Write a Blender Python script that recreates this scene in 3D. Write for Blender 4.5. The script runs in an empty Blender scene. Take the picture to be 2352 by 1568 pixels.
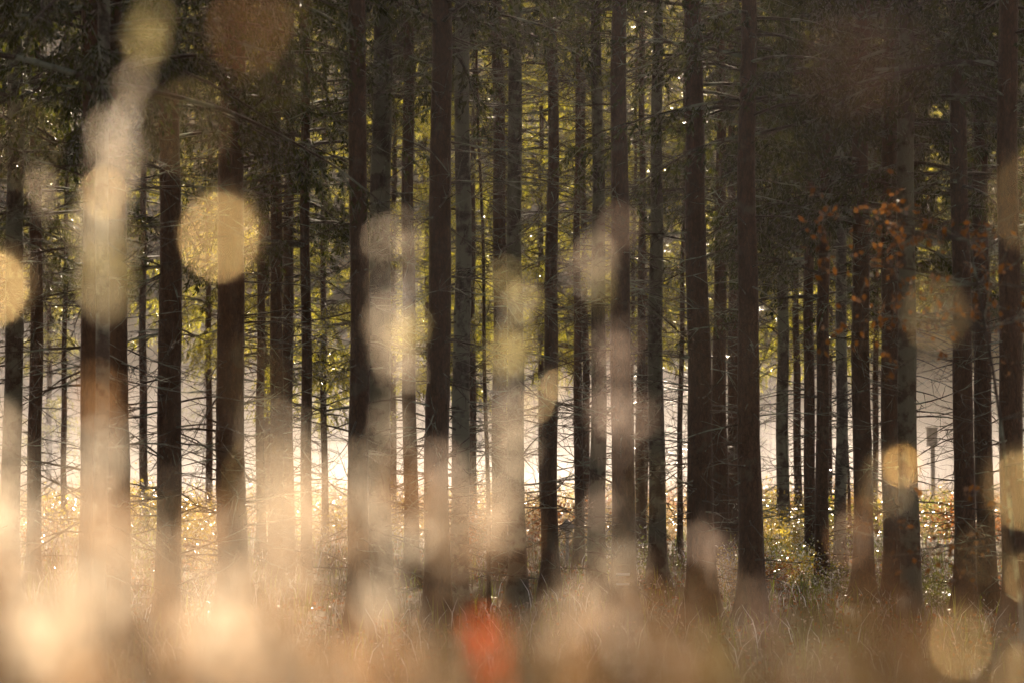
import bpy, math
import numpy as np
from mathutils import Vector
R = math.radians
S = bpy.context.scene
COL = S.collection

# ------------------------------------------------------------------ camera
CZ = 1.9                      # lens height above the forest floor (it stands on a low grassy bank)
F = 6533.0                    # focal length in units of a 2352 px wide frame
HX, HY = 1176.0, 1010.0       # where the straight-ahead horizon point falls
cam = bpy.data.objects.new('camera', bpy.data.cameras.new('camera')); COL.objects.link(cam); S.camera = cam
cam.location = (0, 0, CZ)
cam.rotation_euler = (R(90) + math.atan((HY - 784) / F), 0, 0)
cam.data.lens = 100; cam.data.sensor_width = 36
cam.data.clip_start = 0.05; cam.data.clip_end = 2000
cam.data.dof.use_dof = True
FOCUS = 33.0
cam.data.dof.focus_distance = FOCUS
cam.data.dof.aperture_fstop = 2.8
cam.data.dof.aperture_ratio = 1.1
APF = 100.0 * 100.0 / 2.8

# ------------------------------------------------------------------ world and sun
SUN_EL, SUN_AZ = R(20), R(3)
w = bpy.data.worlds.new("World"); S.world = w; w.use_nodes = True
wn = w.node_tree
sky = wn.nodes.new('ShaderNodeTexSky'); sky.sky_type = 'NISHITA'; sky.sun_disc = False
sky.sun_elevation = SUN_EL; sky.sun_rotation = SUN_AZ
sky.dust_density = 4.0; sky.ozone_density = 0.6; sky.air_density = 1.0
bg = wn.nodes['Background']; bg.inputs[1].default_value = 0.05
wb = wn.nodes.new('ShaderNodeMix'); wb.data_type = 'RGBA'; wb.blend_type = 'MULTIPLY'; wb.inputs[0].default_value = 1
wb.inputs[7].default_value = (1.0, .76, .59, 1)       # the picture is white balanced warm
wn.links.new(sky.outputs[0], wb.inputs[6]); wn.links.new(wb.outputs[2], bg.inputs[0])
sl = bpy.data.lights.new('sun', 'SUN'); sl.energy = 5.0; sl.angle = R(0.5); sl.color = (1.0, 0.82, 0.62)
so = bpy.data.objects.new('sun', sl); COL.objects.link(so)
SV = Vector((math.sin(SUN_AZ) * math.cos(SUN_EL), math.cos(SUN_AZ) * math.cos(SUN_EL), math.sin(SUN_EL)))
so.rotation_euler = SV.to_track_quat('Z', 'Y').to_euler(); so.location = (0, 0, 30)
S.view_settings.view_transform = 'Standard'; S.view_settings.look = 'None'
S.view_settings.exposure = 2.0; S.view_settings.gamma = 1
S.cycles.use_denoising = True
S.cycles.max_bounces = 6; S.cycles.diffuse_bounces = 2; S.cycles.glossy_bounces = 2
S.cycles.transmission_bounces = 5; S.cycles.volume_bounces = 0
S.cycles.caustics_refractive = True; S.cycles.caustics_reflective = False

def at(px, py, D):
    return ((px - HX) / F * D, D, CZ + (HY - py) / F * D)

# ------------------------------------------------------------------ helpers
def tag(o, label=None, cat=None, group=None, kind=None):
    if label: o['label'] = label
    if cat: o['category'] = cat
    if group: o['group'] = group
    if kind: o['kind'] = kind
    return o

def empty(name, loc=(0, 0, 0)):
    o = bpy.data.objects.new(name, None); COL.objects.link(o); o.location = loc
    o.empty_display_size = 0.2
    return o

class MB:
    """collects quads and triangles, links them as one mesh"""
    def __init__(s): s.v = []; s.q = []; s.m = []; s.n = 0
    def add(s, v, q, mi=0):
        v = np.asarray(v, float).reshape(-1, 3); q = np.asarray(q, int).reshape(-1, 4)
        s.v.append(v); s.q.append(q + s.n); s.n += len(v); s.m.append(np.full(len(q), mi))
    def tube(s, P, rad, sides=3, mi=0, cap=False):
        P = np.asarray(P, float); n = len(P)
        rad = np.broadcast_to(np.asarray(rad, float), (n,))
        T = np.gradient(P, axis=0); T /= np.linalg.norm(T, axis=1)[:, None] + 1e-9
        up = np.array([0, 0, 1.0]) if abs(T[:, 2].mean()) < .8 else np.array([1.0, 0, 0])
        A = np.cross(T, up); A /= np.linalg.norm(A, axis=1)[:, None] + 1e-9
        B = np.cross(T, A)
        a = np.arange(sides) * 2 * math.pi / sides
        V = P[:, None] + rad[:, None, None] * (A[:, None] * np.cos(a)[None, :, None] + B[:, None] * np.sin(a)[None, :, None])
        i = np.arange(n - 1)[:, None] * sides; k = np.arange(sides)[None]
        k2 = (k + 1) % sides
        q = np.stack([i + k, i + k2, i + sides + k2, i + sides + k], -1).reshape(-1, 4)
        s.add(V.reshape(-1, 3), q, mi)
    def leaves(s, C, D, L, W, rng, mi=0, fold=0.0):
        """diamond shaped leaves: centre C, direction D, length L, width W"""
        C = np.asarray(C, float); n = len(C)
        if n == 0: return
        D = D / (np.linalg.norm(D, axis=1)[:, None] + 1e-9)
        r = rng.normal(size=(n, 3)); Wd = np.cross(D, r); Wd /= np.linalg.norm(Wd, axis=1)[:, None] + 1e-9
        L = np.broadcast_to(L, (n,))[:, None]; W = np.broadcast_to(W, (n,))[:, None]
        N = np.cross(D, Wd) * W * fold
        V = np.stack([C - D * L / 2, C + Wd * W / 2 + N, C + D * L / 2, C - Wd * W / 2 + N], 1).reshape(-1, 3)
        s.add(V, np.arange(4 * n).reshape(-1, 4), mi)
    def mesh(s, name, mats, smooth=True):
        me = bpy.data.meshes.new(name)
        v = np.concatenate(s.v); q = np.concatenate(s.q); mi = np.concatenate(s.m)
        me.vertices.add(len(v)); me.vertices.foreach_set('co', v.astype(np.float32).ravel())
        me.loops.add(q.size); me.loops.foreach_set('vertex_index', q.astype(np.int32).ravel())
        me.polygons.add(len(q)); me.polygons.foreach_set('loop_start', (np.arange(len(q)) * 4).astype(np.int32))
        me.polygons.foreach_set('material_index', mi.astype(np.int32))
        me.polygons.foreach_set('use_smooth', np.full(len(q), smooth))
        me.update(calc_edges=True); me.validate()
        for m in (mats if isinstance(mats, (list, tuple)) else [mats]): me.materials.append(m)
        return me
    def build(s, name, mats, parent=None, loc=(0, 0, 0), smooth=True):
        o = bpy.data.objects.new(name, s.mesh(name, mats, smooth)); COL.objects.link(o)
        o.location = loc; o.parent = parent
        return o

def linked(name, me, parent=None, loc=(0, 0, 0), rz=0, sc=1):
    o = bpy.data.objects.new(name, me); COL.objects.link(o)
    o.parent = parent; o.location = loc; o.rotation_euler = (0, 0, rz); o.scale = (sc, sc, sc)
    return o

# ------------------------------------------------------------------ materials
def newmat(name):
    m = bpy.data.materials.new(name); m.use_nodes = True; nt = m.node_tree; nt.nodes.clear()
    o = nt.nodes.new('ShaderNodeOutputMaterial')
    return m, nt, o
def N(nt, t, **kw):
    n = nt.nodes.new(t)
    for k, v in kw.items():
        if k in n.inputs: n.inputs[k].default_value = v
        else: setattr(n, k, v)
    return n
def ramp(nt, fac, stops):
    r = nt.nodes.new('ShaderNodeValToRGB'); e = r.color_ramp.elements
    while len(e) < len(stops): e.new(0.5)
    for i, (p, c) in enumerate(stops): e[i].position = p; e[i].color = (*c, 1)
    nt.links.new(fac, r.inputs[0]); return r.outputs[0]

def bark(name, dark, light, lichen=0.0, lich_col=(.20, .23, .18), zs=0.35):
    m, nt, o = newmat(name); L = nt.links
    tc = N(nt, 'ShaderNodeTexCoord')
    oi = N(nt, 'ShaderNodeObjectInfo')
    add = N(nt, 'ShaderNodeVectorMath', operation='ADD'); L.new(tc.outputs['Object'], add.inputs[0])
    sc0 = N(nt, 'ShaderNodeVectorMath', operation='SCALE'); L.new(oi.outputs['Random'], sc0.inputs[0]); sc0.inputs['Scale'].default_value = 37
    L.new(sc0.outputs[0], add.inputs[1])
    mp = N(nt, 'ShaderNodeMapping'); mp.inputs['Scale'].default_value = (1, 1, zs); L.new(add.outputs[0], mp.inputs[0])
    vo = N(nt, 'ShaderNodeTexVoronoi', feature='DISTANCE_TO_EDGE', Scale=38.0); L.new(mp.outputs[0], vo.inputs['Vector'])
    n1 = N(nt, 'ShaderNodeTexNoise', Scale=26.0, Detail=6.0, Roughness=.65); L.new(mp.outputs[0], n1.inputs['Vector'])
    n2 = N(nt, 'ShaderNodeTexNoise', Scale=3.2, Detail=5.0, Roughness=.6); L.new(add.outputs[0], n2.inputs['Vector'])
    c1 = ramp(nt, n1.outputs[0], [(.3, dark), (.7, light)])
    mul = N(nt, 'ShaderNodeMix', data_type='RGBA', blend_type='MULTIPLY'); mul.inputs[0].default_value = .7
    L.new(c1, mul.inputs[6]); L.new(ramp(nt, vo.outputs[0], [(0, (.35, .33, .3)), (.16, (1, 1, 1))]), mul.inputs[7])
    mix = N(nt, 'ShaderNodeMix', data_type='RGBA')
    a = .62 - lichen * .22
    L.new(ramp(nt, n2.outputs[0], [(a, (0, 0, 0)), (a + .08, (min(1, .35 + lichen),) * 3)]), mix.inputs[0])
    L.new(mul.outputs[2], mix.inputs[6]); mix.inputs[7].default_value = (*lich_col, 1)
    b = N(nt, 'ShaderNodeBsdfPrincipled'); b.inputs['Roughness'].default_value = .85
    b.inputs['Specular IOR Level'].default_value = .25
    b.inputs['Sheen Weight'].default_value = .15; b.inputs['Sheen Roughness'].default_value = .25
    L.new(mix.outputs[2], b.inputs['Base Color'])
    bh = N(nt, 'ShaderNodeMath', operation='ADD'); L.new(vo.outputs[0], bh.inputs[0]); L.new(n1.outputs[0], bh.inputs[1])
    bp = N(nt, 'ShaderNodeBump', Strength=.8, Distance=.012); L.new(bh.outputs[0], bp.inputs['Height'])
    L.new(bp.outputs[0], b.inputs['Normal']); L.new(b.outputs[0], o.inputs[0])
    return m

def leafmat(name, c_dark, c_light, trans=.55, gloss=.15, rough=.35, scale=9.0, tr_col=None):
    m, nt, o = newmat(name); L = nt.links
    geo = N(nt, 'ShaderNodeNewGeometry')
    tc = N(nt, 'ShaderNodeTexCoord')
    nz = N(nt, 'ShaderNodeTexNoise', Scale=scale, Detail=2.0); L.new(tc.outputs['Object'], nz.inputs['Vector'])
    ri = N(nt, 'ShaderNodeMath', operation='ADD'); L.new(nz.outputs[0], ri.inputs[0])
    sc = N(nt, 'ShaderNodeMath', operation='MULTIPLY_ADD'); L.new(geo.outputs['Random Per Island'], sc.inputs[0]); sc.inputs[1].default_value = .5; sc.inputs[2].default_value = -.25
    L.new(sc.outputs[0], ri.inputs[1])
    col = ramp(nt, ri.outputs[0], [(.25, c_dark), (.75, c_light)])
    d = N(nt, 'ShaderNodeBsdfDiffuse'); L.new(col, d.inputs[0])
    t = N(nt, 'ShaderNodeBsdfTranslucent')
    if tr_col:
        L.new(ramp(nt, ri.outputs[0], [(.25, tr_col[0]), (.75, tr_col[1])]), t.inputs[0])
    else: L.new(col, t.inputs[0])
    m1 = N(nt, 'ShaderNodeMixShader'); m1.inputs[0].default_value = trans; L.new(d.outputs[0], m1.inputs[1]); L.new(t.outputs[0], m1.inputs[2])
    g = N(nt, 'ShaderNodeBsdfGlossy'); g.inputs['Roughness'].default_value = rough; g.inputs[0].default_value = (.9, .9, .9, 1)
    fr = N(nt, 'ShaderNodeFresnel'); fr.inputs[0].default_value = 1.4
    fm = N(nt, 'ShaderNodeMath', operation='MULTIPLY'); L.new(fr.outputs[0], fm.inputs[0]); fm.inputs[1].default_value = gloss * 4
    fm.use_clamp = True
    m2 = N(nt, 'ShaderNodeMixShader'); L.new(fm.outputs[0], m2.inputs[0]); L.new(m1.outputs[0], m2.inputs[1]); L.new(g.outputs[0], m2.inputs[2])
    L.new(m2.outputs[0], o.inputs[0])
    return m

BARK = bark('spruce_bark', (.030, .013, .006), (.100, .047, .024), .1, (.09, .085, .065))
BARKL = bark('lichened_bark', (.022, .015, .010), (.070, .048, .034), .8, (.12, .125, .09))
BARKG = bark('grey_smooth_bark', (.05, .045, .04), (.12, .10, .09), .8, (.20, .21, .17), 1.2)
TWIG = bark('dead_twig_bark', (.03, .02, .014), (.07, .045, .03), .5)
NEEDLE = leafmat('backlit_needles', (.02, .035, .006), (.10, .12, .012), .72, .12, tr_col=((.12, .14, .006), (.62, .56, .04)))  # glow of the sun behind put into the yellow translucent colour
NEEDLED = leafmat('shaded_needles', (.008, .014, .004), (.03, .04, .010), .4, .03, tr_col=((.02, .03, .004), (.10, .10, .010)))  # same spruce needles, canopy shade put into the darker colours
FROST = leafmat('pale_dewy_twigs', (.10, .09, .08), (.30, .28, .26), .3, .5, .25)
YELLOW = leafmat('yellow_leaves', (.20, .15, .02), (.55, .42, .05), .6, .2)
RUST = leafmat('rust_leaves', (.10, .03, .01), (.38, .13, .02), .6, .12)
GREENL = leafmat('green_leaves', (.05, .08, .01), (.28, .32, .03), .6, .25)
BEECH = leafmat('beech_leaves', (.05, .022, .005), (.30, .125, .02), .65, .02)
STRAW = leafmat('dry_straw', (.12, .08, .05), (.36, .26, .17), .5, .02)
STRAWD = leafmat('brown_litter', (.035, .023, .010), (.12, .085, .035), .4, .12)
def dewmat(tint, nm='warm_tinted_dew'):
    m, nt, o = newmat(nm)
    g = N(nt, 'ShaderNodeBsdfGlass', Roughness=.4, IOR=1.33); g.inputs['Color'].default_value = tint
    nt.links.new(g.outputs[0], o.inputs[0]); return m
DEW = dewmat((1, .88, .62, 1)); AMB = dewmat((1, .80, .46, 1), 'amber_tinted_dew')  # golden light the drops pick up is put into the water tint
STRAWK = leafmat('shaded_straw', (.03, .018, .012), (.09, .05, .03), .4, .06)  # dry grass with the lower right shade put into its colour
def husk(name, c): return leafmat(name, tuple(x * .75 for x in c), c, .75, .0, scale=60)
HUSK = {'w': husk('pale_husk', (.95, .83, .66)), 'y': husk('yellow_husk', (.85, .74, .36)),
        'o': husk('tan_husk', (.62, .36, .17)), 'g': husk('greenish_husk', (.16, .15, .07)),
        'r': husk('red_leaf', (.70, .12, .014)), 'b': husk('shade_brown_husk', (.13, .075, .04)), 'p': husk('greyish_pink_husk', (.60, .48, .40))}  # the brown one is darkened for the shaded lower right

# ------------------------------------------------------------------ ground
def smooth(a, b, x):
    t = np.clip((x - a) / (b - a), 0, 1); return t * t * (3 - 2 * t)
def gz(x, y):
    x = np.asarray(x, float); y = np.asarray(y, float)
    z = .86 * (1 - smooth(6.5, 15, y))
    z = z + .06 * np.sin(x * .9 + y * .37) * smooth(12, 20, y) + .04 * np.sin(x * 2.1 - y * .8)
    z = z + 60 * smooth(140, 300, y + .12 * x) - .15 * smooth(62, 72, y)
    return z
def ground_mat():
    m, nt, o = newmat('forest_floor_litter'); L = nt.links
    tc = N(nt, 'ShaderNodeTexCoord')
    n1 = N(nt, 'ShaderNodeTexNoise', Scale=1.3, Detail=8.0, Roughness=.7); L.new(tc.outputs['Object'], n1.inputs['Vector'])
    n2 = N(nt, 'ShaderNodeTexNoise', Scale=14.0, Detail=4.0); L.new(tc.outputs['Object'], n2.inputs['Vector'])
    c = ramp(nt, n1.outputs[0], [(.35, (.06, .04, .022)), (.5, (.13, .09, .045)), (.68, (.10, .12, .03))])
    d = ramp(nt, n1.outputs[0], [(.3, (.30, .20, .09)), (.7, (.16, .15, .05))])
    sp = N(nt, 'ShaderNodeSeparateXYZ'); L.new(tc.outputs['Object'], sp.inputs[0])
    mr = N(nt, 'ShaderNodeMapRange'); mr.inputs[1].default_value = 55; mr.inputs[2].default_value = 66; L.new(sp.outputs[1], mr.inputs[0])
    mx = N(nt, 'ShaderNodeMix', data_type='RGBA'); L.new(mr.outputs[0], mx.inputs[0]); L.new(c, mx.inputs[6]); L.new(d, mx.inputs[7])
    b = N(nt, 'ShaderNodeBsdfPrincipled'); b.inputs['Roughness'].default_value = .95; b.inputs['Specular IOR Level'].default_value = .1
    L.new(mx.outputs[2], b.inputs['Base Color'])
    bp = N(nt, 'ShaderNodeBump', Strength=1.0, Distance=.05); L.new(n2.outputs[0], bp.inputs['Height'])
    L.new(bp.outputs[0], b.inputs['Normal']); L.new(b.outputs[0], o.inputs[0]); return m
ys = np.concatenate([np.arange(-30, 0, 3), np.arange(0, 20, .5), np.arange(20, 80, 1.0), np.arange(80, 420, 5)])
xs = np.concatenate([np.arange(-160, -24, 6), np.arange(-24, 24, .8), np.arange(24, 161, 6)])
X, Y = np.meshgrid(xs, ys); g = MB(); nx = len(xs); ny = len(ys)
i, j = np.meshgrid(np.arange(nx - 1), np.arange(ny - 1)); b0 = j * nx + i
g.add(np.stack([X, Y, gz(X, Y)], -1), np.stack([b0, b0 + 1, b0 + nx + 1, b0 + nx], -1))
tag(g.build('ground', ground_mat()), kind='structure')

# ------------------------------------------------------------------ trees
def trunk_mb(rng, d, H, zf, lean=(0, 0), flare=1.0, sides=20):
    """tapered trunk with root flare; zf is the height up to which it is modelled finely"""
    z = np.concatenate([[-.35, -.1, 0, .06, .14, .25, .4, .6], np.linspace(.85, zf, 60), np.linspace(zf + .8, H, 8)])
    r = d / 2 * (1 - .9 * np.clip(z, 0, None) / H * .75)
    r = np.where(z > H * .8, r * (1 - .8 * (z - H * .8) / (H * .2)), r)
    fl = 1 + .75 * flare * np.exp(-np.clip(z, 0, None) / .22)
    a = np.arange(sides) * 2 * math.pi / sides
    ph = rng.uniform(0, 6.28, 6)
    root = 1 + .30 * np.exp(-np.clip(z, 0, None)[:, None] / .3) * np.sin(a[None] * 4 + ph[0]) * flare
    wob = 1 + .025 * np.sin(a[None] * 3 + z[:, None] * 1.3 + ph[1]) + .018 * np.sin(a[None] * 7 + z[:, None] * 3.1 + ph[2]) + rng.normal(0, .018, (len(z), sides))
    rr = (r * fl)[:, None] * root * wob
    cx = lean[0] * z + .02 * np.sin(z * .6 + ph[3]) + .008 * np.sin(z * 2.3 + ph[4])
    cy = lean[1] * z + .02 * np.sin(z * .5 + ph[5])
    V = np.stack([cx[:, None] + rr * np.cos(a), cy[:, None] + rr * np.sin(a), np.broadcast_to(z[:, None], rr.shape)], -1)
    i = np.arange(len(z) - 1)[:, None] * sides; k = np.arange(sides)[None]; k2 = (k + 1) % sides
    mb = MB(); mb.add(V, np.stack([i + k, i + k2, i + sides + k2, i + sides + k], -1))
    return mb

def curve(p, d, L, n, rng, bend=(0, 0, 0), jit=.10):
    P = [np.array(p, float)]; d = np.array(d, float); d /= np.linalg.norm(d); b = np.array(bend, float)
    for _ in range(n):
        d = d + b / n + rng.normal(0, jit, 3); d /= np.linalg.norm(d)
        P.append(P[-1] + d * L / n)
    return np.array(P)

def dead_mb(rng, n, z0, z1, Lm=1.0, r0=.011, sub=4):
    """bare side branches of a spruce, drooping and curling up at their tips"""
    mb = MB()
    for _ in range(n):
        z = rng.uniform(z0, z1); a = rng.uniform(0, 6.283); L = Lm * rng.uniform(.35, 1.25) * (.65 + .35 * min(1, z / 4))
        if rng.random() < .3: L *= .3
        d = (math.cos(a), math.sin(a), rng.uniform(-.35, .45))
        P = curve((0, 0, z), d, L + .12, 7, rng, (0, 0, rng.uniform(-.7, .25)), .07)
        P[-2:, 2] += np.array([.02, .07]) * L
        mb.tube(P, np.linspace(r0 * rng.uniform(.6, 1.1), .0018, 8), 3)
        for _ in range(int(sub * L * rng.uniform(.6, 1.5))):
            k = rng.integers(2, 7); q = P[k]; t = P[k] - P[k - 1]; t /= np.linalg.norm(t)
            s = rng.normal(0, 1, 3); s -= t * s.dot(t); s /= np.linalg.norm(s)
            Q = curve(q, t * .8 + s * .8, L * rng.uniform(.15, .5), 4, rng, (0, 0, rng.uniform(-.4, .3)), .12)
            mb.tube(Q, np.linspace(.0042, .0014, 5), 3)
    return mb

def spruce_crown(rng, z0, z1, Rb, nb, leaf=.05, lw=.011, dens=1.0, droop=.6, hang=.35):
    """living branches: a limb, branchlets to both sides and hanging ones, clad in short needles"""
    mb = MB(); Cs = []; Ds = []
    for _ in range(nb):
        u = rng.uniform(0, 1) ** .9; z = z0 + u * (z1 - z0)
        L = Rb * (1 - .75 * u) * rng.uniform(.6, 1.15); a = rng.uniform(0, 6.283)
        P = curve((0, 0, z), (math.cos(a), math.sin(a), rng.uniform(-.1, .45)), L, 8, rng, (0, 0, -droop * rng.uniform(.4, 1.3)), .04)
        mb.tube(P, np.linspace(.016 + .006 * L, .004, 9), 3, 1)
        nbr = int(11 * L * dens) + 3
        for _ in range(nbr):
            t = rng.uniform(.25, 1) * 7.99; k = int(t); q = P[k] + (P[k + 1] - P[k]) * (t - k)
            tg = P[k + 1] - P[k]; tg /= np.linalg.norm(tg)
            sd = np.cross(tg, (0, 0, 1.0)); sd /= np.linalg.norm(sd) + 1e-9
            sgn = 1 if rng.random() < .5 else -1
            d = tg * rng.uniform(.2, .9) + sd * sgn * rng.uniform(.2, .9) + np.array([0, 0, -rng.uniform(0, hang * 4)])
            l = rng.uniform(.18, .5) * (1.1 - .4 * t / 8)
            Q = curve(q, d, l, 4, rng, (0, 0, -hang), .10)
            mb.tube(Q, np.linspace(.004, .002, 5), 3, 1)
            m = int(l / leaf * 3.4 * dens) + 2
            tt = rng.uniform(0, 3.99, m); kk = tt.astype(int); C = Q[kk] + (Q[kk + 1] - Q[kk]) * (tt - kk)[:, None]
            Dv = (Q[kk + 1] - Q[kk]); Dv /= np.linalg.norm(Dv, axis=1)[:, None]
            Dv = Dv * .7 + rng.normal(0, .45, (m, 3)); Dv[:, 2] -= .25
            Dn = Dv / np.linalg.norm(Dv, axis=1)[:, None]
            Cs.append(C + Dn * leaf * .4); Ds.append(Dv)
    C = np.concatenate(Cs); D = np.concatenate(Ds)
    mb.leaves(C, D, leaf * rng.uniform(.6, 1.3, len(C)), lw * rng.uniform(.7, 1.3, len(C)), rng)
    return mb

rng = np.random.default_rng(7)
dead_me = [dead_mb(np.random.default_rng(100 + k), 150, .4, 9.5, 1.05, .013, 6).mesh('dead_branchwork', TWIG) for k in range(5)]
deadF_me = [dead_mb(np.random.default_rng(200 + k), 150, .3, 9.0, 1.35, .014, 7).mesh('dead_branchwork', TWIG) for k in range(3)]
# crowns of the shaded stand (start at the top of the view) and of the sunlit edge trees (come low)
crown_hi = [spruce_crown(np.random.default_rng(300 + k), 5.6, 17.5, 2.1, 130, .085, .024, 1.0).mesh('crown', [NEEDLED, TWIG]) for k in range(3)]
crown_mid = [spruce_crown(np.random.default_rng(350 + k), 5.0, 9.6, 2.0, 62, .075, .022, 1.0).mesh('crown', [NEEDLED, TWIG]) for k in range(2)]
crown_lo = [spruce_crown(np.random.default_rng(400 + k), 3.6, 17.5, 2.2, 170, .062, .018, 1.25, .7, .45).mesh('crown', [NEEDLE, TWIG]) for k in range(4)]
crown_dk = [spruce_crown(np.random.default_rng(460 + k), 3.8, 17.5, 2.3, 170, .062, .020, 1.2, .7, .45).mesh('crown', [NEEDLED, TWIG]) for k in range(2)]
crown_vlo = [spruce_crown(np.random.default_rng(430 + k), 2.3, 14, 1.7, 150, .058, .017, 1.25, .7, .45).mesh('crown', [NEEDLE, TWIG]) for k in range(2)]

# px = centre of the trunk in a 2352 px wide frame, w = its width there, D = metres away
# (px, w, D, kind, crown, lean, label)
TREES = [
 (30, 47, 31, 'L', 'hi', 0, 'pale brown spruce trunk cut by the left edge of the picture, behind glowing grass'),
 (78, 34, 35, 'B', 'hi', 0, 'thin spruce trunk standing just right of the trunk at the left edge'),
 (208, 66, 25, 'B', 'hi', .004, 'thick trunk forming the left half of the broadest pair at left'),
 (268, 60, 26, 'B', None, 0, 'darkest thick trunk forming the right half of the broadest pair at left'),
 (386, 60, 27, 'B', 'hi', 0, 'brown spruce trunk with many bare side twigs, right of the broad left pair'),
 (536, 70, 28, 'B', 'hi', 0, 'thick brown trunk directly below the large sharp round highlight'),
 (601, 21, 46, 'B', None, 0, 'very thin trunk with a lit right edge, left of the three close trunks'),
 (631, 34, 38, 'B', 'hi', 0, 'middle trunk of the tight cluster right of the large sharp highlight'),
 (665, 29, 41, 'B', None, 0, 'slim trunk closing the tight cluster, with a lit seam along its left side'),
 (700, 27, 34, 'B', 'hi', 0, 'slender lone trunk with a flared base on the sunlit path'),
 (822, 50, 26, 'B', 'hi', 0, 'dark brown trunk forming the left of the central pair beside yellow needles'),
 (876, 56, 30, 'L', 'hi', 0, 'greyish lichened trunk forming the right of the central pair'),
 (942, 35, 37, 'B', 'hi', 0, 'narrow trunk standing alone between two thick central pairs'),
 (1008, 60, 29, 'B', 'hi', 0, 'dark trunk leaning on the silvery one, left of centre'),
 (1056, 44, 31, 'G', None, .004, 'silvery grey trunk with pale lichen patches up to the top of the picture'),
 (1148, 36, 39, 'B', 'hi', 0, 'dark trunk behind the yellow column of light at centre'),
 (1184, 42, 33, 'L', 'hi', 0, 'trunk with a pale green lichen streak right beside the yellow column of light'),
 (1266, 40, 34, 'B', None, 0, 'straight dark trunk rising behind the sharp small crescent highlight'),
 (1327, 24, 44, 'B', None, 0, 'thin dark trunk between two wider ones right of centre'),
 (1371, 42, 32, 'L', None, 0, 'trunk with a turquoise grey streak near the top, right of centre'),
 (1428, 58, 30, 'B', None, 0, 'wide purplish trunk marked with two short white paint bands'),
 (1473, 25, 45, 'B', None, 0, 'thin trunk squeezed behind the painted trunk'),
 (1511, 42, 35, 'L', None, 0, 'dark greenish trunk beside the glittering bare twigs'),
 (1607, 66, 30, 'B', None, 0, 'wide shadowy trunk at the left of the dense dark group'),
 (1655, 40, 44, 'B', None, 0, 'thin trunk half hidden inside the dense dark group'),
 (1682, 32, 50, 'B', None, 0, 'thinnest trunk with a bright right edge inside the dense dark group'),
 (1721, 60, 29, 'B', None, 0, 'darkest wide trunk ending the dense group before the open mist'),
 (1800, 31, 52, 'L', 'hi', 0, 'lone slate coloured thin trunk standing free against the white mist'),
 (1861, 27, 42, 'B', 'hi', 0, 'left trunk of the slim pair right of the open mist'),
 (1890, 33, 38, 'B', 'hi', 0, 'right trunk of the slim pair right of the open mist'),
 (1930, 29, 40, 'G', 'hi', 0, 'thin trunk pale grey in its upper half, left of the orange leaves'),
 (1980, 46, 33, 'B', 'hi', 0, 'dark trunk just left of the orange leaf cluster'),
 (2046, 44, 33, 'B', 'hi', 0, 'left trunk of the broad pair beside the gap with the grey box'),
 (2086, 48, 30, 'L', 'hi', 0, 'right trunk of the broad pair beside the gap with the grey box'),
 (2210, 50, 31, 'B', 'hi', 0, 'reddish trunk right of the gap with the grey box'),
 (2262, 44, 33, 'B', 'hi', 0, 'dark trunk with a glittering seam of light on its right side'),
 (2326, 58, 27, 'B', 'hi', 0, 'darkest thick trunk cut by the right edge of the picture'),
]
tree_objs = {}
for n, (px, wpx, D, kind, crown, lean, label) in enumerate(TREES):
    r_ = np.random.default_rng(500 + n)
    x, y, _ = at(px, HY, D)
    z = float(gz(x, y)); t = empty('spruce_tree', (x, y, z))
    tag(t, label, 'tree', 'spruce trees of the shaded stand')
    d = wpx / F * D; H = 17 + r_.uniform(-1, 2)
    if crown is None and px > 1240: H = 10.2      # unseen tops cut short to let the sun reach the near grass
    mat = {'B': BARK, 'L': BARKL, 'G': BARKG}[kind]
    trunk_mb(r_, d, H, 8.5, (lean + r_.normal(0, .0028), 0), .9).build('trunk', mat, t)
    src = deadF_me if n in (3, 4, 5, 13, 14, 16) else dead_me
    o = linked('dead_branchwork', src[n % len(src)], t, (0, 0, 0), r_.uniform(0, 6.28), r_.uniform(.85, 1.1)); tag(o, kind='stuff')
    if crown == 'hi':
        linked('crown', crown_hi[n % 3], t, (0, 0, r_.uniform(-.5, .6) + (-1.5 if px < 720 else (-1.3 if px > 1700 else .5))), r_.uniform(0, 6.28))
    elif px > 1560: linked('crown', crown_mid[n % 2], t, (0, 0, r_.uniform(-.4, .5)), r_.uniform(0, 6.28), 1)
    tree_objs[n] = (t, d)
# two white paint bands on the marked trunk
t, d = tree_objs[20]
pm, nt, o = newmat('white_paint'); b = N(nt, 'ShaderNodeBsdfPrincipled'); b.inputs['Base Color'].default_value = (.75, .75, .8, 1); b.inputs['Roughness'].default_value = .6
nt.links.new(b.outputs[0], o.inputs[0])
for py, a0, a1, hh in ((1316, -2.05, -1.0, .030), (1338, -2.05, -1.05, .018)):
    mb = MB(); a = np.linspace(a0, a1, 9); zc = CZ + (HY - py) / F * 30 - t.location.z; rr = d / 2 * 1.06
    V = [((rr + e) * math.cos(q), (rr + e) * math.sin(q), zc + s) for e, s in ((-.01, -hh / 2), (.004, -hh / 2), (.004, hh / 2), (-.01, hh / 2)) for q in a]
    i = np.arange(3)[:, None] * 9; k = np.arange(8)[None]
    mb.add(V, np.stack([i + k, i + k + 1, i + k + 10, i + k + 9], -1)); mb.build('paint_mark', pm, t)

# thin reddish leaning sapling stem
x, y, _ = at(1130, HY, 33); t = empty('leaning_pole_tree', (x, y, float(gz(x, y))))
tag(t, 'very thin reddish stem leaning left between the silvery trunk and the lichen streaked one', 'tree')
trunk_mb(np.random.default_rng(9), .055, 9, 8, (-.0305, 0), .5, 8).build('trunk', BARK, t)
o = linked('dead_branchwork', dead_me[2], t, (-.03, 0, 0), 1, .7); tag(o, kind='stuff')

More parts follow.
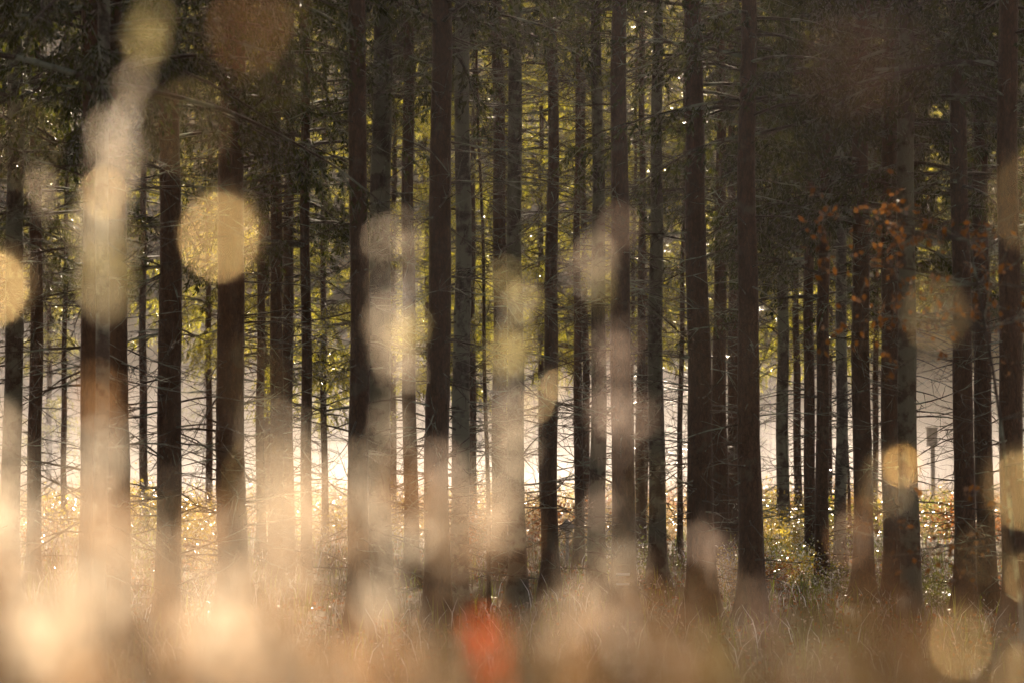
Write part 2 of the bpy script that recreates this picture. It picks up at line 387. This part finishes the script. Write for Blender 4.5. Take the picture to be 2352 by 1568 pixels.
# dense low dark spruce crown hanging into the top left
x, y, _ = at(236, HY, 21); t = empty('spruce_tree', (x, y, float(gz(x, y))))
tag(t, 'nearest dark spruce whose drooping green branches fill the upper left corner', 'tree')
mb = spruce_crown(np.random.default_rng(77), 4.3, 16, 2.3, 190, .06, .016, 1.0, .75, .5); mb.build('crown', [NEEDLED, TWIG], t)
trunk_mb(np.random.default_rng(78), .115, 16, 8.5, (-.006, 0), .6).build('trunk', BARKG, t)

# trees at the forest edge: sunlit yellow-green needles, outer ones in the shaded colour
EDGE = [(20, 56, 'dk', .6), (150, 60, 'dk', 1.0), (330, 57, 'dk', .8), (480, 60, 'lo', .4), (615, 58, 'lo', -.3), (745, 52, 'vlo', 0), (905, 58, 'lo', -.6), (985, 61, 'lo', -.4),
        (1085, 54, 'vlo', .5), (1160, 60, 'lo', .2), (1245, 58, 'lo', -.2), (1345, 56, 'lo', 0), (1420, 62, 'lo', 0), (1480, 57, 'lo', .8),
        (1590, 60, 'lo', 1.2), (1690, 56, 'lo', 1.0), (1830, 55, 'vlo', 1.4), (1905, 60, 'lo', 0), (2010, 57, 'dk', .6), (2206, 60, 'lo', 1.4), (2245, 56, 'dk', .4), (2340, 58, 'dk', .2)]
SHORT = ['the left edge trunk', 'the thin second trunk', 'the broadest left pair', 'the darkest left trunk', 'the twiggy brown trunk', 'the trunk under the large highlight', 'the very thin lit trunk',
 'the tight left cluster', 'the slim trunk of the cluster', 'the lone slender path trunk', 'the left trunk of the central pair', 'the greyish central trunk', 'the lone narrow trunk', 'the dark half of the silvery pair', 'the silvery trunk',
 'the dark trunk of the yellow column', 'the lichen streaked trunk', 'the crescent highlight trunk', 'the thin dark centre trunk', 'the turquoise streaked trunk', 'the painted trunk', 'the trunk squeezed behind it', 'the greenish trunk',
 'the first trunk of the dense group', 'the half hidden thin trunk', 'the thinnest bright edged trunk', 'the last trunk of the dense group', 'the free slate coloured trunk', 'the left slim right hand trunk', 'the right slim right hand trunk',
 'the pale topped thin trunk', 'the trunk before the orange leaves', 'the broad right pair', 'the lichened right pair trunk', 'the reddish right trunk', 'the glittering seam trunk', 'the right edge trunk']
def by(px):
    k = sorted(range(len(TREES)), key=lambda q: abs(TREES[q][0] - px))[0]
    return ('left of ' if px < TREES[k][0] else 'right of ') + SHORT[k]
for n, (px, D, kind, dz) in enumerate(EDGE):
    r_ = np.random.default_rng(800 + n); x, y, _ = at(px, HY, D)
    t = empty('edge_spruce', (x, y, float(gz(x, y))))
    tag(t, 'backlit edge spruce glimpsed just ' + by(px), 'tree', 'backlit spruces along the forest edge')
    trunk_mb(r_, .13 + .05 * r_.random(), 15, 8, (r_.normal(0, .004), 0), .6, 10).build('trunk', BARK, t)
    src = {'lo': crown_lo, 'vlo': crown_vlo, 'dk': crown_dk}[kind]
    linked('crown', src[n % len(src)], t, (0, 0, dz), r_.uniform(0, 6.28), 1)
    o = linked('dead_branchwork', dead_me[n % 5], t, (0, 0, 0), r_.uniform(0, 6.28), .9); tag(o, kind='stuff')

for n, (px, D, sc_) in enumerate(((112, 98, 1.1), (470, 112, .8), (748, 120, .7), (1105, 108, .8), (1228, 126, .8), (1770, 135, .7))):
    x, y, _ = at(px, HY, D); t = empty('meadow_spruce', (x, y, float(gz(x, y)))); t.scale = (sc_,) * 3
    tag(t, 'faint far spruce in mist, ' + by(px), 'tree', 'spruces standing in the far mist')
    linked('crown', crown_vlo[n % 2], t, (0, 0, -1.2), n); pass
    trunk_mb(np.random.default_rng(60 + n), .2, 14, 8, (0, 0), .6, 8).build('trunk', BARK, t)
# bare glittering larches
for px, D, lab in ((1562, 47, 'bare twiggy larch glittering pale between the greenish trunk and the dense dark group'),
                   (1450, 56, 'bare pale larch seen only as a glittering strip beside the painted trunk')):
    x, y, _ = at(px, HY, D); t = empty('bare_larch', (x, y, float(gz(x, y)))); tag(t, lab, 'tree')
    trunk_mb(np.random.default_rng(px), .10, 13, 9, (.01, 0), .6, 8).build('trunk', BARK, t)
    mb = dead_mb(np.random.default_rng(px + 1), 230, 1.2, 10.5, 1.3, .009, 11)
    tag(mb.build('branchwork', FROST, t), kind='stuff')

# ------------------------------------------------------------------ undergrowth
def shrub_mb(rng, H, Rr, nst, nl, leaf):
    st = MB(); lf = MB(); Cs = []; Ds = []
    for _ in range(nst):
        a = rng.uniform(0, 6.283); P = curve((rng.normal(0, .12), rng.normal(0, .12), -.05), (math.cos(a) * Rr / H, math.sin(a) * Rr / H, 1), H * rng.uniform(.5, 1.1), 6, rng, (0, 0, -.3), .12)
        st.tube(P, np.linspace(.006, .002, 7), 3)
        m = nl // nst; tt = rng.uniform(1.0, 5.99, m); k = tt.astype(int)
        C = P[k] + (P[k + 1] - P[k]) * (tt - k)[:, None] + rng.normal(0, .09, (m, 3)); Cs.append(C)
        Ds.append(rng.normal(0, 1, (m, 3)))
    lf.leaves(np.concatenate(Cs), np.concatenate(Ds), leaf * rng.uniform(.6, 1.3, sum(map(len, Cs))), leaf * .6, rng, fold=.2)
    return st.mesh('stems', TWIG), lf
SHRUBST = leafmat('straw_shrub_leaves', (.22, .14, .06), (.65, .46, .20), .65, .25)
kinds = [('yellow', YELLOW, .9), ('rusty', RUST, .8), ('green', GREENL, .8), ('straw coloured', SHRUBST, .7)]
sh = []
for k, (nm, mt, H) in enumerate(kinds):
    for q in range(2):
        s, l = shrub_mb(np.random.default_rng(900 + k * 2 + q), H, .6, 18, 1500, .042); sh.append((nm, s, l.mesh('foliage', mt)))
spots = []
for k in range(130):
    px = rng.uniform(-60, 2420); D = rng.uniform(50, 76)
    spots.append((px, D, rng.choice([0, 1, 0, 1, 6, 7, 6, 7, 4, 5, 2]), rng.uniform(1.0, 1.65)))
for px, D, kk, s_ in ((500, 44, 0, .8), (330, 46, 4, .7), (1478, 40, 4, 1.1), (1770, 40, 4, .9), (1835, 38, 0, .9), (1760, 37, 2, .8), (1850, 42, 4, .9), (1920, 36, 5, .8), (2020, 36, 4, .9), (1780, 46, 0, 1.2), (1840, 47, 1, 1.2),
                      (2150, 33, 5, .8), (2290, 35, 2, .8), (1690, 38, 0, .8), (1680, 34, 6, .7), (2130, 36, 4, .8)):
    spots.append((px, D, kk, s_))
for px, D, kk, s_ in spots:
    nm, st, lf = sh[kk]; x, y, _ = at(px, HY, D)
    t = empty('shrub', (x, y, float(gz(x, y)) - .02)); t.rotation_euler = (0, 0, rng.uniform(0, 6.28)); t.scale = (s_,) * 3
    tag(t, '%s %s shrub %s' % (('nearer' if D < 52 else 'middle' if D < 64 else 'far'), nm, by(px)), 'shrub', nm + ' shrubs of the sunlit undergrowth')
    linked('stems', st, t); linked('foliage', lf, t)

def blades(rng, n, xf, yr, hr, wd, mb, mi=0, lean=.35, zf=gz):
    y = rng.uniform(*yr, n); x = xf(y, rng.uniform(-1, 1, n)); z = zf(x, y); h = rng.uniform(*hr, n)
    a = rng.uniform(0, 6.283, n); l = rng.uniform(.02, lean, n) * h; wv = np.stack([np.cos(a + 1.57), np.sin(a + 1.57), 0 * a], -1) * wd / 2
    dx = np.cos(a) * l; dy = np.sin(a) * l; B = np.stack([x, y, z - .02], -1)
    M = B + np.stack([dx * .3, dy * .3, h * .6], -1); T = B + np.stack([dx, dy, h], -1)
    V = np.stack([B - wv, B + wv, M + wv * .8, M - wv * .8, T + wv * .15, T - wv * .15], 1)
    i = np.arange(n)[:, None] * 6
    q = np.concatenate([i + np.array([[0, 1, 2, 3]]), i + np.array([[3, 2, 4, 5]])])
    mb.add(V.reshape(-1, 3), q, mi)
r_ = np.random.default_rng(31)
mb = MB()
blades(r_, 26000, lambda y, u: u * (y * .24 + 1.5), (19, 58), (.05, .24), .010, mb, 0, .9)
blades(r_, 9000, lambda y, u: u * (y * .24 + 1.5), (18, 60), (.10, .40), .012, mb, 1, .8)
C = np.stack([r_.uniform(-1, 1, 22000) * 14, r_.uniform(14, 60, 22000), np.zeros(22000)], -1); C[:, 0] *= C[:, 1] / 60
C[:, 2] = gz(C[:, 0], C[:, 1]) + r_.uniform(0, .12, len(C))
mb.leaves(C, r_.normal(0, 1, C.shape) * [1, 1, .4], .05, .03, r_, 2)
tag(mb.build('forest_ground_cover', [STRAWD, GREENL, RUST]), 'low dry grass, moss and fallen leaves over the forest floor', 'ground cover', kind='stuff')
mb = MB()
blades(r_, 42000, lambda y, u: u * (y * .26 + 3), (58, 150), (.25, .95), .022, mb, 0, .5)
tag(mb.build('meadow_grass', [STRAW]), 'tall pale frosty meadow grass in full sun beyond the trees', 'grass', kind='stuff')

# bright gap items: grey box on a post, small stump, board for an unclear grey shape
gm, nt, o = newmat('haze_paled_grey_wood'); L = nt.links  # grey wood, paled in colour for the haze in front of it
tc = N(nt, 'ShaderNodeTexCoord'); nz = N(nt, 'ShaderNodeTexNoise', Scale=9.0, Detail=6.0); L.new(tc.outputs['Object'], nz.inputs['Vector'])
b = N(nt, 'ShaderNodeBsdfPrincipled'); b.inputs['Roughness'].default_value = .8
L.new(ramp(nt, nz.outputs[0], [(.3, (.22, .22, .23)), (.7, (.42, .41, .42))]), b.inputs['Base Color']); L.new(b.outputs[0], o.inputs[0])
def box(mb, c, s, rz=0, rx=0):
    v = np.array([[a, b_, c_] for a in (-.5, .5) for b_ in (-.5, .5) for c_ in (-.5, .5)]) * s
    if rx: v = v @ np.array([[math.cos(rx), 0, -math.sin(rx)], [0, 1, 0], [math.sin(rx), 0, math.cos(rx)]])
    mb.add(v + np.array(c), [[0, 1, 3, 2], [4, 6, 7, 5], [0, 4, 5, 1], [2, 3, 7, 6], [0, 2, 6, 4], [1, 5, 7, 3]])
x, y, z = at(2140, 1003, 75); t = empty('meadow_box', (x, y, float(gz(x, y))))
tag(t, 'small grey box on a short post out in the bright meadow', 'box')
mb = MB(); box(mb, (0, 0, z - t.location.z), (.24, .3, .46)); mb.build('box_body', gm, t, smooth=False)
mb = MB(); box(mb, (0, 0, z - t.location.z + .245), (.3, .36, .03)); mb.build('lid', gm, t, smooth=False)
mb = MB(); box(mb, (.02, 0, (z - t.location.z - .23) / 2 - .1), (.1, .1, z - t.location.z - .03)); mb.build('post', gm, t, smooth=False)
x, y, z = at(1951, 1024, 50); t = empty('snag_stump', (x, y, float(gz(x, y)))); tag(t, 'short dark broken stump beside the dark trunk left of the orange leaves', 'stump')
trunk_mb(np.random.default_rng(3), .09, z - t.location.z + .1, z - t.location.z - 1, (0, 0), .6, 10).build('trunk', BARK, t)
x, y, z = at(1303, 1208, 46); t = empty('leaning_board', (x, y, float(gz(x, y)))); tag(t, 'small grey pitched board standing for an unclear shape low between thin trunks', 'board')  # stands for an unidentified small grey shape
mb = MB(); box(mb, (0, 0, z - t.location.z), (.20, .04, .18), rx=.6); mb.build('board', gm, t, smooth=False)
mb = MB(); box(mb, (0, .03, (z - t.location.z) / 2 - .1), (.05, .05, z - t.location.z + .1)); mb.build('stake', gm, t, smooth=False)

# ------------------------------------------------------------------ beech sapling with rusty leaves, right
x, y, _ = at(2368, HY, 16.5); t = empty('beech_sapling', (x, y, float(gz(x, y))))
tag(t, 'young beech with rusty orange leaves at the right, slightly out of focus', 'tree')
r_ = np.random.default_rng(12); st = MB(); P = curve((0, 0, -.1), (-.05, 0, 1), 3.2, 12, r_, (-.1, 0, 0), .03)
st.tube(P, np.linspace(.02, .006, 13), 7); Cs = []; Ds = []
for k in range(40):
    q = P[r_.integers(2, 13) if k % 2 else r_.integers(10, 13)]; a = r_.uniform(0, 6.28) if k % 3 else math.pi + r_.normal(0, .3); Lb = r_.uniform(.45, 1.05)
    Q = curve(q, (math.cos(a), math.sin(a) * .8, r_.uniform(-.1, .4)), Lb, 7, r_, (0, 0, -.1), .10); st.tube(Q, np.linspace(.006, .002, 8), 3)
    for _ in range(4):
        i0 = r_.integers(2, 8); Q2 = curve(Q[i0], r_.normal(0, 1, 3) + (math.cos(a), math.sin(a), 0), Lb * .35, 4, r_, (0, 0, 0), .1); st.tube(Q2, np.linspace(.003, .001, 5), 3)
        m = 5; tt = r_.uniform(0, 3.99, m); kk = tt.astype(int); Cs.append(Q2[kk] + (Q2[kk + 1] - Q2[kk]) * (tt - kk)[:, None] + r_.normal(0, .02, (m, 3))); Ds.append(r_.normal(0, 1, (m, 3)) + [0, 0, -.5])
st.build('stem', TWIG, t)
C = np.concatenate(Cs); Dd = np.concatenate(Ds); lf = MB()
lf.leaves(C, Dd, .05 * r_.uniform(.7, 1.3, len(C)), .032, r_, fold=.15); lf.build('foliage', BEECH, t)

# ------------------------------------------------------------------ far hillside wood
mb = MB(); r_ = np.random.default_rng(55)
for _ in range(520):
    y = r_.uniform(165, 285); x = r_.uniform(-1, 1) * (y * .26 + 8); z = float(gz(x, y)); H = r_.uniform(9, 16)
    n = 70; zz = r_.uniform(.12, 1, n); a = r_.uniform(0, 6.28, n); rr = (1.05 - zz) * H * .2 * r_.uniform(.4, 1, n)
    C = np.stack([x + rr * np.cos(a), y + rr * np.sin(a), z + zz * H], -1); Dv = np.stack([np.cos(a), np.sin(a), -.5 + 0 * a], -1)
    mb.leaves(C, Dv, .16 * H * (1.1 - zz), .06 * H * (1.1 - zz) + .15, r_)
tag(mb.build('hillside_wood', NEEDLED), 'dark spruce wood on the misty hillside far behind the meadow', 'wood', kind='stuff')

# ------------------------------------------------------------------ tall grass of the bank, close to the lens
def tops(rng, n, yr, xf, pyf, mb, wd, mi, head=0, cx=None, sp=0):
    """blades whose tips reach the height the grass has in the view"""
    y = rng.uniform(*yr, n); u = rng.uniform(-1, 1, n); px = HX + u * 1230 if cx is None else cx + rng.normal(0, 1, n) * sp; x = (px - HX) / F * y
    py = pyf(px) + np.abs(rng.normal(0, 1, n)) * 150 - 20
    zt = CZ + (HY - py) / F * y; z = gz(x, y); h = np.clip(zt - z, .12, 1.3)
    a = rng.uniform(0, 6.283, n); l = rng.uniform(.05, .35, n) * h; wv = np.stack([np.cos(a + 1.57), np.sin(a + 1.57), 0 * a], -1) * wd / 2
    T = np.stack([x, y, z + h], -1); B = np.stack([x - np.cos(a) * l, y - np.sin(a) * l, gz(x, y) - .02], -1)
    M = B * .4 + T * .6 - np.stack([np.cos(a) * l, np.sin(a) * l, 0 * a], -1) * .2
    V = np.stack([B - wv, B + wv, M + wv * .9, M - wv * .9, T + wv * .2, T - wv * .2], 1)
    i = np.arange(n)[:, None] * 6
    mb.add(V.reshape(-1, 3), np.concatenate([i + np.array([[0, 1, 2, 3]]), i + np.array([[3, 2, 4, 5]])]), mi)
    if head:
        k = rng.choice(n, int(n * head)); 
        for _ in range(9):
            C = T[k] + (M[k] - T[k]) * rng.uniform(0, .25, (len(k), 1)) + rng.normal(0, .004, (len(k), 3))
            mb.leaves(C, (T[k] - M[k]) + rng.normal(0, .1, (len(k), 3)), .010, .0035, rng, mi)
r_ = np.random.default_rng(66)
prof = lambda px: np.interp(px, [-60, 150, 420, 620, 800, 1100, 1500, 1700, 1900, 2400], [1330, 1300, 1420, 1380, 1470, 1400, 1410, 1480, 1470, 1430])
mbs = {'pale': MB(), 'brown': MB()}
for c in range(150):                      # tussocks
    cx = r_.uniform(-60, 2412); side = 'brown' if cx > 1380 + r_.normal(0, 160) else 'pale'  # shade on the right side put into darker straw, left kept pale
    yy = r_.uniform(1.2, 5) ; n = int(r_.integers(8, 34)); off = r_.normal(0, 60)
    tops(r_, n, (yy, yy + .5), None, lambda p: prof(p) + off, mbs[side], r_.uniform(.0025, .0045), int(r_.random() < (.6 if side == 'pale' else .9)), .7, cx, r_.uniform(40, 150))
tops(r_, 500, (2, 6), None, lambda p: prof(p) + 30, mbs['pale'], .0035, 1, .4)
tops(r_, 600, (4, 7.5), None, lambda p: prof(p) - 10, mbs['brown'], .005, 1, .3)
tag(mbs['pale'].build('pale_dry_grass', [STRAW, STRAWD]), 'pale blurred dry grass before the lens, lower left to centre', 'grass', kind='stuff')
tag(mbs['brown'].build('shaded_dry_grass', [STRAWK, STRAWD]), 'blurred grass before the lens, lower right, shade put into its brown', 'grass', kind='stuff')

def depth_for(Rpx):           # distance at which the lens blurs a point to a disc of radius Rpx
    c = 2 * Rpx * 36 / 2352.0
    return 1 / (c / APF + 1 / (FOCUS * 1000)) / 1000

def sphere(mb, c, r, mi=0, n=10, m=8):
    a = np.arange(n) * 2 * math.pi / n; p = np.linspace(0.02, math.pi - .02, m)
    V = np.stack([np.sin(p)[:, None] * np.cos(a), np.sin(p)[:, None] * np.sin(a), np.broadcast_to(np.cos(p)[:, None], (m, n))], -1) * r + np.array(c)
    i = np.arange(m - 1)[:, None] * n; k = np.arange(n)[None]; k2 = (k + 1) % n
    mb.add(V, np.stack([i + k, i + n + k, i + n + k2, i + k2], -1), mi)

KH, KD = 1.9, 6.6     # exposed brightness of a sunlit husk and of a dewdrop
def dewy_stem(name, label, pts, foot=None, blades_=2, seed=0):
    """pts: (px, py, Rpx, brightness, colour or 'd' for a dewdrop) from the top of the stem down"""
    r_ = np.random.default_rng(1000 + seed)
    P = []; 
    for (px, py, Rp, I, c) in pts: P.append(np.array(at(px, py, depth_for(Rp))))
    lo = P[-1]; gx = lo[0] + (foot or 0) ; base = np.array([gx, lo[1] + .03, float(gz(gx, lo[1])) - .02])
    t = empty(name, tuple(base)); tag(t, label, 'grass')
    path = [p - base for p in P] + [(P[-1] - base) * [.35, .35, .5], np.zeros(3)]
    # smooth path
    path = np.array(path); s = np.linspace(0, len(path) - 1, len(path) * 4); k = np.arange(len(path))
    SP = np.stack([np.interp(s, k, path[:, i]) for i in range(3)], -1)
    for _ in range(3): SP[1:-1] = (SP[:-2] + 2 * SP[1:-1] + SP[2:]) / 4
    mb = MB(); mb.tube(SP, np.linspace(.0006, .0013, len(SP)), 5); mb.build('stem', STRAW, t)
    for q, (px, py, Rp, I, c) in enumerate(pts):
        p = P[q] - base; D = P[q][1]; rho = Rp / F * D
        if c in 'da':
            rd = rho * math.sqrt(I / KD); mb = MB(); sphere(mb, p, rd, 0, 16, 12); mb.build('dewdrop', DEW if c == 'd' else AMB, t)
            continue
        rc = rho * r_.uniform(.5, .7); lh = .0085; wh = .0042; area = math.pi * rho ** 2 * I / KH
        n = max(3, int(area / (lh * wh / 2 * .62)))
        sub = r_.normal(0, .42, (5, 3)) * rc * [.8, .5, 1.7]
        C = sub[r_.integers(0, 5, n)] + r_.normal(0, 1, (n, 3)) * rc * [.22, .22, .40] * r_.uniform(.6, 1.5, (n, 1)) + p; mb = MB()
        mb.leaves(C, r_.normal(0, 1, (n, 3)) + [0, 0, .6], lh, wh, r_, fold=.15)
        mb.build('seed_head', HUSK[c], t)
    return t

st_ = 'seed heads'
STEMS = [
 ('tall drooping grass with pale heads climbing the whole upper left', [(338, 70, 60, .30, 'y'), (330, 125, 52, .16, 'y'), (300, 200, 52, .16, 'w'), (285, 262, 45, .10, 'w'), (268, 330, 60, .34, 'w'), (250, 390, 58, .30, 'w'), (240, 440, 60, .22, 'w'), (228, 520, 66, .30, 'w'), (236, 600, 78, .34, 'y'), (228, 690, 60, .20, 'w')], 0),
 ('grass tip with one bright dewdrop over the upper left column', [(240, 438, 62, .30, 'd')], 0.02),
 ('short grass head with pale brownish glow near the left edge', [(102, 425, 42, .22, 'w'), (110, 480, 36, .12, 'w')], .01),
 ('grass tip holding the largest bright dewdrop, upper left', [(510, 532, 102, .5, 'd')], .03),
 ('grass tip holding a bright dewdrop cut by the left edge', [(-5, 648, 86, .75, 'd')], 0),
 ('wet grass tip giving a faint wide ring, upper left', [(432, 288, 116, .08, 'd')], .03),
 ('grass plume with a faint brown haze at the top left of centre', [(640, 130, 130, .03, 'g'), (560, 60, 110, .02, 'o')], .02),
 ('low grass head glowing over the broadest trunk pair', [(232, 945, 62, .26, 'o'), (240, 1030, 66, .26, 'w'), (215, 1110, 55, .16, 'w')], 0),
 ('bushy blown out grass head at the lower left', [(225, 1300, 80, .8, 'w'), (185, 1385, 90, 1.5, 'w'), (110, 1420, 90, .8, 'w')], 0),
 ('pale grass head at the bottom left corner', [(95, 1500, 110, 1.0, 'w'), (200, 1540, 100, .5, 'o')], 0),
 ('bright pale grass at the left edge, tall and soft', [(5, 980, 55, .45, 'w'), (15, 1080, 60, .6, 'w'), (-5, 1190, 60, 1.6, 'w'), (10, 1280, 70, .8, 'w')], 0),
 ('brightest pale grass head at the bottom, left of centre', [(555, 1370, 75, .45, 'w'), (590, 1475, 95, 1.4, 'w'), (635, 1535, 95, 1.2, 'w'), (490, 1440, 80, .5, 'w')], 0),
 ('dewy tip with two faint wide rings below the large dewdrop', [(575, 870, 98, .06, 'd'), (605, 1095, 106, .07, 'd')], .02),
 ('two topped dewy grass column left of centre', [(892, 540, 55, .16, 'w'), (895, 640, 50, .12, 'w'), (888, 765, 60, .40, 'w'), (905, 850, 55, .28, 'w'), (895, 965, 52, .22, 'w'), (910, 1040, 50, .14, 'w')], 0),
 ('slim dewy grass beside the two topped column', [(938, 545, 40, .16, 'w'), (942, 640, 38, .12, 'w'), (938, 760, 46, .38, 'y'), (935, 840, 44, .25, 'w')], .01),
 ('low dewy grass heads under the left of centre column', [(885, 1190, 48, .28, 'w'), (920, 1235, 60, .35, 'w'), (875, 1370, 62, .38, 'w'), (860, 1440, 60, .25, 'w')], 0),
 ('soft round grass head over the dark trunk beside the silvery one', [(1015, 1090, 56, .28, 'p'), (985, 1210, 52, .18, 'w')], 0),
 ('yellow glowing grass column at the centre', [(1188, 680, 45, .26, 'y'), (1178, 760, 50, .26, 'y'), (1168, 850, 52, .22, 'y'), (1162, 960, 60, .5, 'w'), (1165, 1050, 58, .6, 'w'), (1150, 1160, 62, .75, 'w'), (1150, 1250, 55, .4, 'w')], 0),
 ('grass tip with a sharp small crescent drop right of the yellow column', [(1274, 880, 36, .28, 'd'), (1235, 925, 44, .16, 'd')], .01),
 ('leaning grass head high right of centre', [(1408, 540, 55, .22, 'p'), (1378, 620, 55, .30, 'w'), (1365, 670, 48, .16, 'y'), (1300, 615, 30, .12, 'p')], 0),
 ('broad grey pink grass column over the painted trunk', [(1405, 830, 54, .30, 'p'), (1400, 930, 52, .22, 'p'), (1425, 980, 66, .22, 'p'), (1470, 955, 52, .10, 'p'), (1390, 1162, 42, .28, 'p')], 0),
 ('faint wide drop over the dense dark group of trunks', [(1665, 815, 140, .025, 'd')], .03),
 ('soft pinkish grass head low before the wide shadowy trunk', [(1622, 1240, 48, .26, 'p'), (1650, 1300, 46, .14, 'p')], 0),
 ('grass tip with a faint wide ring left of the right edge trunks', [(2148, 718, 86, .16, 'd')], .03),
 ('grass tip with an amber drop over the broad right pair', [(2070, 1062, 50, .42, 'a'), (2035, 1105, 78, .09, 'd')], .02),
 ('wet tip giving a big faint disc at the upper right edge', [(2375, 460, 120, .14, 'd')], 0),
 ('grass tip with a bright drop at the right edge, mid height', [(2340, 1112, 90, .5, 'd')], 0),
 ('grass tip holding the bright lens shaped drop at the lower right', [(2198, 1458, 82, .6, 'd')], .02),
 ('grass tip with two overlapping drops in the bottom right corner', [(2345, 1545, 84, .45, 'd'), (2360, 1320, 64, .2, 'd')], 0),
 ('blurred grass plume in the top right', [(1960, 140, 125, .012, 'b'), (2080, 60, 120, .015, 'b')], 0),
 ('low tan grass head left of the red leaf', [(880, 1500, 90, .25, 'o'), (760, 1480, 95, .2, 'o')], 0),
 ('dull brown grass heads right of the red leaf', [(1420, 1440, 70, .12, 'p'), (1330, 1500, 80, .16, 'o'), (1560, 1490, 85, .12, 'p')], 0),
 ('greyish grass head low under the dark right group', [(1720, 1420, 75, .07, 'p'), (1850, 1500, 90, .07, 'p')], 0),
 ('wet tip with a very faint wide disc near the upper left edge', [(55, 330, 105, .06, 'd')], 0),
 ('wet tip with a faint wide disc low over the twiggy brown trunk', [(385, 1240, 112, .10, 'd')], 0),
 ('wet tip with a faint disc low under the right edge trunks', [(2255, 1265, 72, .12, 'd')], 0),
 ('wet tip with a faint disc over the greenish trunk foot', [(1500, 1110, 76, .08, 'd')], 0),
 ('amber brown grass head low between the right trunks', [(1960, 1260, 62, .12, 'o'), (1965, 1180, 50, .08, 'o')], 0),
]
for n, (lab, pts, foot) in enumerate(STEMS): dewy_stem('dewy_grass', lab, pts, foot, seed=n)
for n in range(44):                        # soft tan plumes veiling the lower left half
    px = r_.uniform(-20, 1500); py = r_.uniform(1080, 1540) if px < 1100 else r_.uniform(1250, 1540); Rp = r_.uniform(55, 120)
    if 960 < px < 1240 and py > 1330: px -= 330
    t = dewy_stem('grass_plume', 'soft tan blurred grass plume in the veil over the lower left half', [(px, py, Rp, r_.uniform(.2, .55) if px < 700 else r_.uniform(.06, .20), 'wwwo'[n % 4]), (px + r_.normal(0, 25), py + Rp * .9, Rp * .95, r_.uniform(.06, .2), 'o')], 0, seed=200 + n)
    t['group'] = 'blurred grass plumes of the lower left veil'; t['label'] = ('wide' if Rp > 95 else 'middling' if Rp > 72 else 'small') + ' soft tan plume ' + by(px)
for n in range(30):                        # brown plumes, the lower right shade put into their colour
    px = r_.uniform(1280, 2380); py = r_.uniform(1330, 1560); Rp = r_.uniform(50, 100)
    t = dewy_stem('grass_plume', 'dull brown blurred grass plume in the dark veil at the lower right', [(px, py, Rp, r_.uniform(.14, .3), 'bbbg'[n % 4]), (px + r_.normal(0, 20), py + Rp, Rp * .95, r_.uniform(.2, .4), 'b')], 0, seed=300 + n)
    t['group'] = 'dull blurred grass plumes of the lower right'; t['label'] = ('wide' if Rp > 80 else 'middling' if Rp > 64 else 'small') + ' dull brown plume ' + by(px)
t = dewy_stem('red_leaf_plant', 'glowing red orange blurred leaf at the bottom, left of centre', [(1095, 1450, 55, .45, 'r'), (1110, 1500, 66, .7, 'r'), (1138, 1552, 62, .4, 'r')], 0, seed=99)
t['category'] = 'plant'

# ------------------------------------------------------------------ ground mist over the meadow
def dome(cx, cy, ax, ay, h, rng):
    n, m = 48, 14; a = np.arange(n) * 2 * math.pi / n; p = np.linspace(0.02, math.pi / 2, m); mb = MB()
    r = 1 + .08 * np.sin(a * 3 + rng.uniform(0, 6)) + .05 * np.sin(a * 7 + rng.uniform(0, 6))
    V = np.stack([cx + ax * np.sin(p)[:, None] * (np.cos(a) * r)[None], cy + ay * np.sin(p)[:, None] * (np.sin(a) * r)[None],
                  np.broadcast_to((h * np.cos(p))[:, None], (m, n)) + .35 * np.sin(p * 9)[:, None] * np.sin(a * 5)[None] * np.cos(p)[:, None]], -1)
    V = np.concatenate([V, V[-1:] - [0, 0, 1.5], V[-1:] * [0, 0, 0] + [cx, cy, -1.5] + (V[-1:] - [cx, cy, 0]) * [.02, .02, 0]])
    m += 2; i = np.arange(m - 1)[:, None] * n; k = np.arange(n)[None]; k2 = (k + 1) % n
    mb.add(V.reshape(-1, 3), np.stack([i + k, i + n + k, i + n + k2, i + k2], -1)); return mb
mm, nt, o = newmat('ground_mist'); pv = N(nt, 'ShaderNodeVolumePrincipled')
pv.inputs['Color'].default_value = (.90, .88, .88, 1); pv.inputs['Density'].default_value = .0027; pv.inputs['Anisotropy'].default_value = .5
nt.links.new(pv.outputs[0], o.inputs['Volume'])
r_ = np.random.default_rng(5)
for k, (cx, cy, ax, ay, hh) in enumerate(((0, 122, 60, 50, 2.6), (6, 116, 52, 42, 1.6), (-8, 124, 60, 46, 3.8), (3, 118, 62, 40, 5.2), (-14, 130, 30, 40, 7.5), (-3.2, 78, 9, 16, 1.9), (-2.6, 68, 7, 22, 1.5), (-1.5, 66, 5, 20, 1.1))):  # last three low banks are added for the glow between the trunks
    tag(dome(cx, cy, ax, ay, hh, r_).build('meadow_mist', mm), 'low bank of bright ground mist lying on the meadow', 'mist', 'banks of mist on the meadow', 'stuff')

# ------------------------------------------------------------------ haze
hm, nt, o = newmat('morning_haze'); pv = N(nt, 'ShaderNodeVolumePrincipled')
pv.inputs['Color'].default_value = (.86, .80, .80, 1); pv.inputs['Density'].default_value = .00022; pv.inputs['Anisotropy'].default_value = .5
nt.links.new(pv.outputs[0], o.inputs['Volume'])
mb = MB(); box(mb, (0, 195, 50), (322.5, 451, 106)); h = mb.build('haze', hm, smooth=False); tag(h, kind='stuff')
tag(h, 'thin pale morning haze filling the wood and the meadow', 'haze')
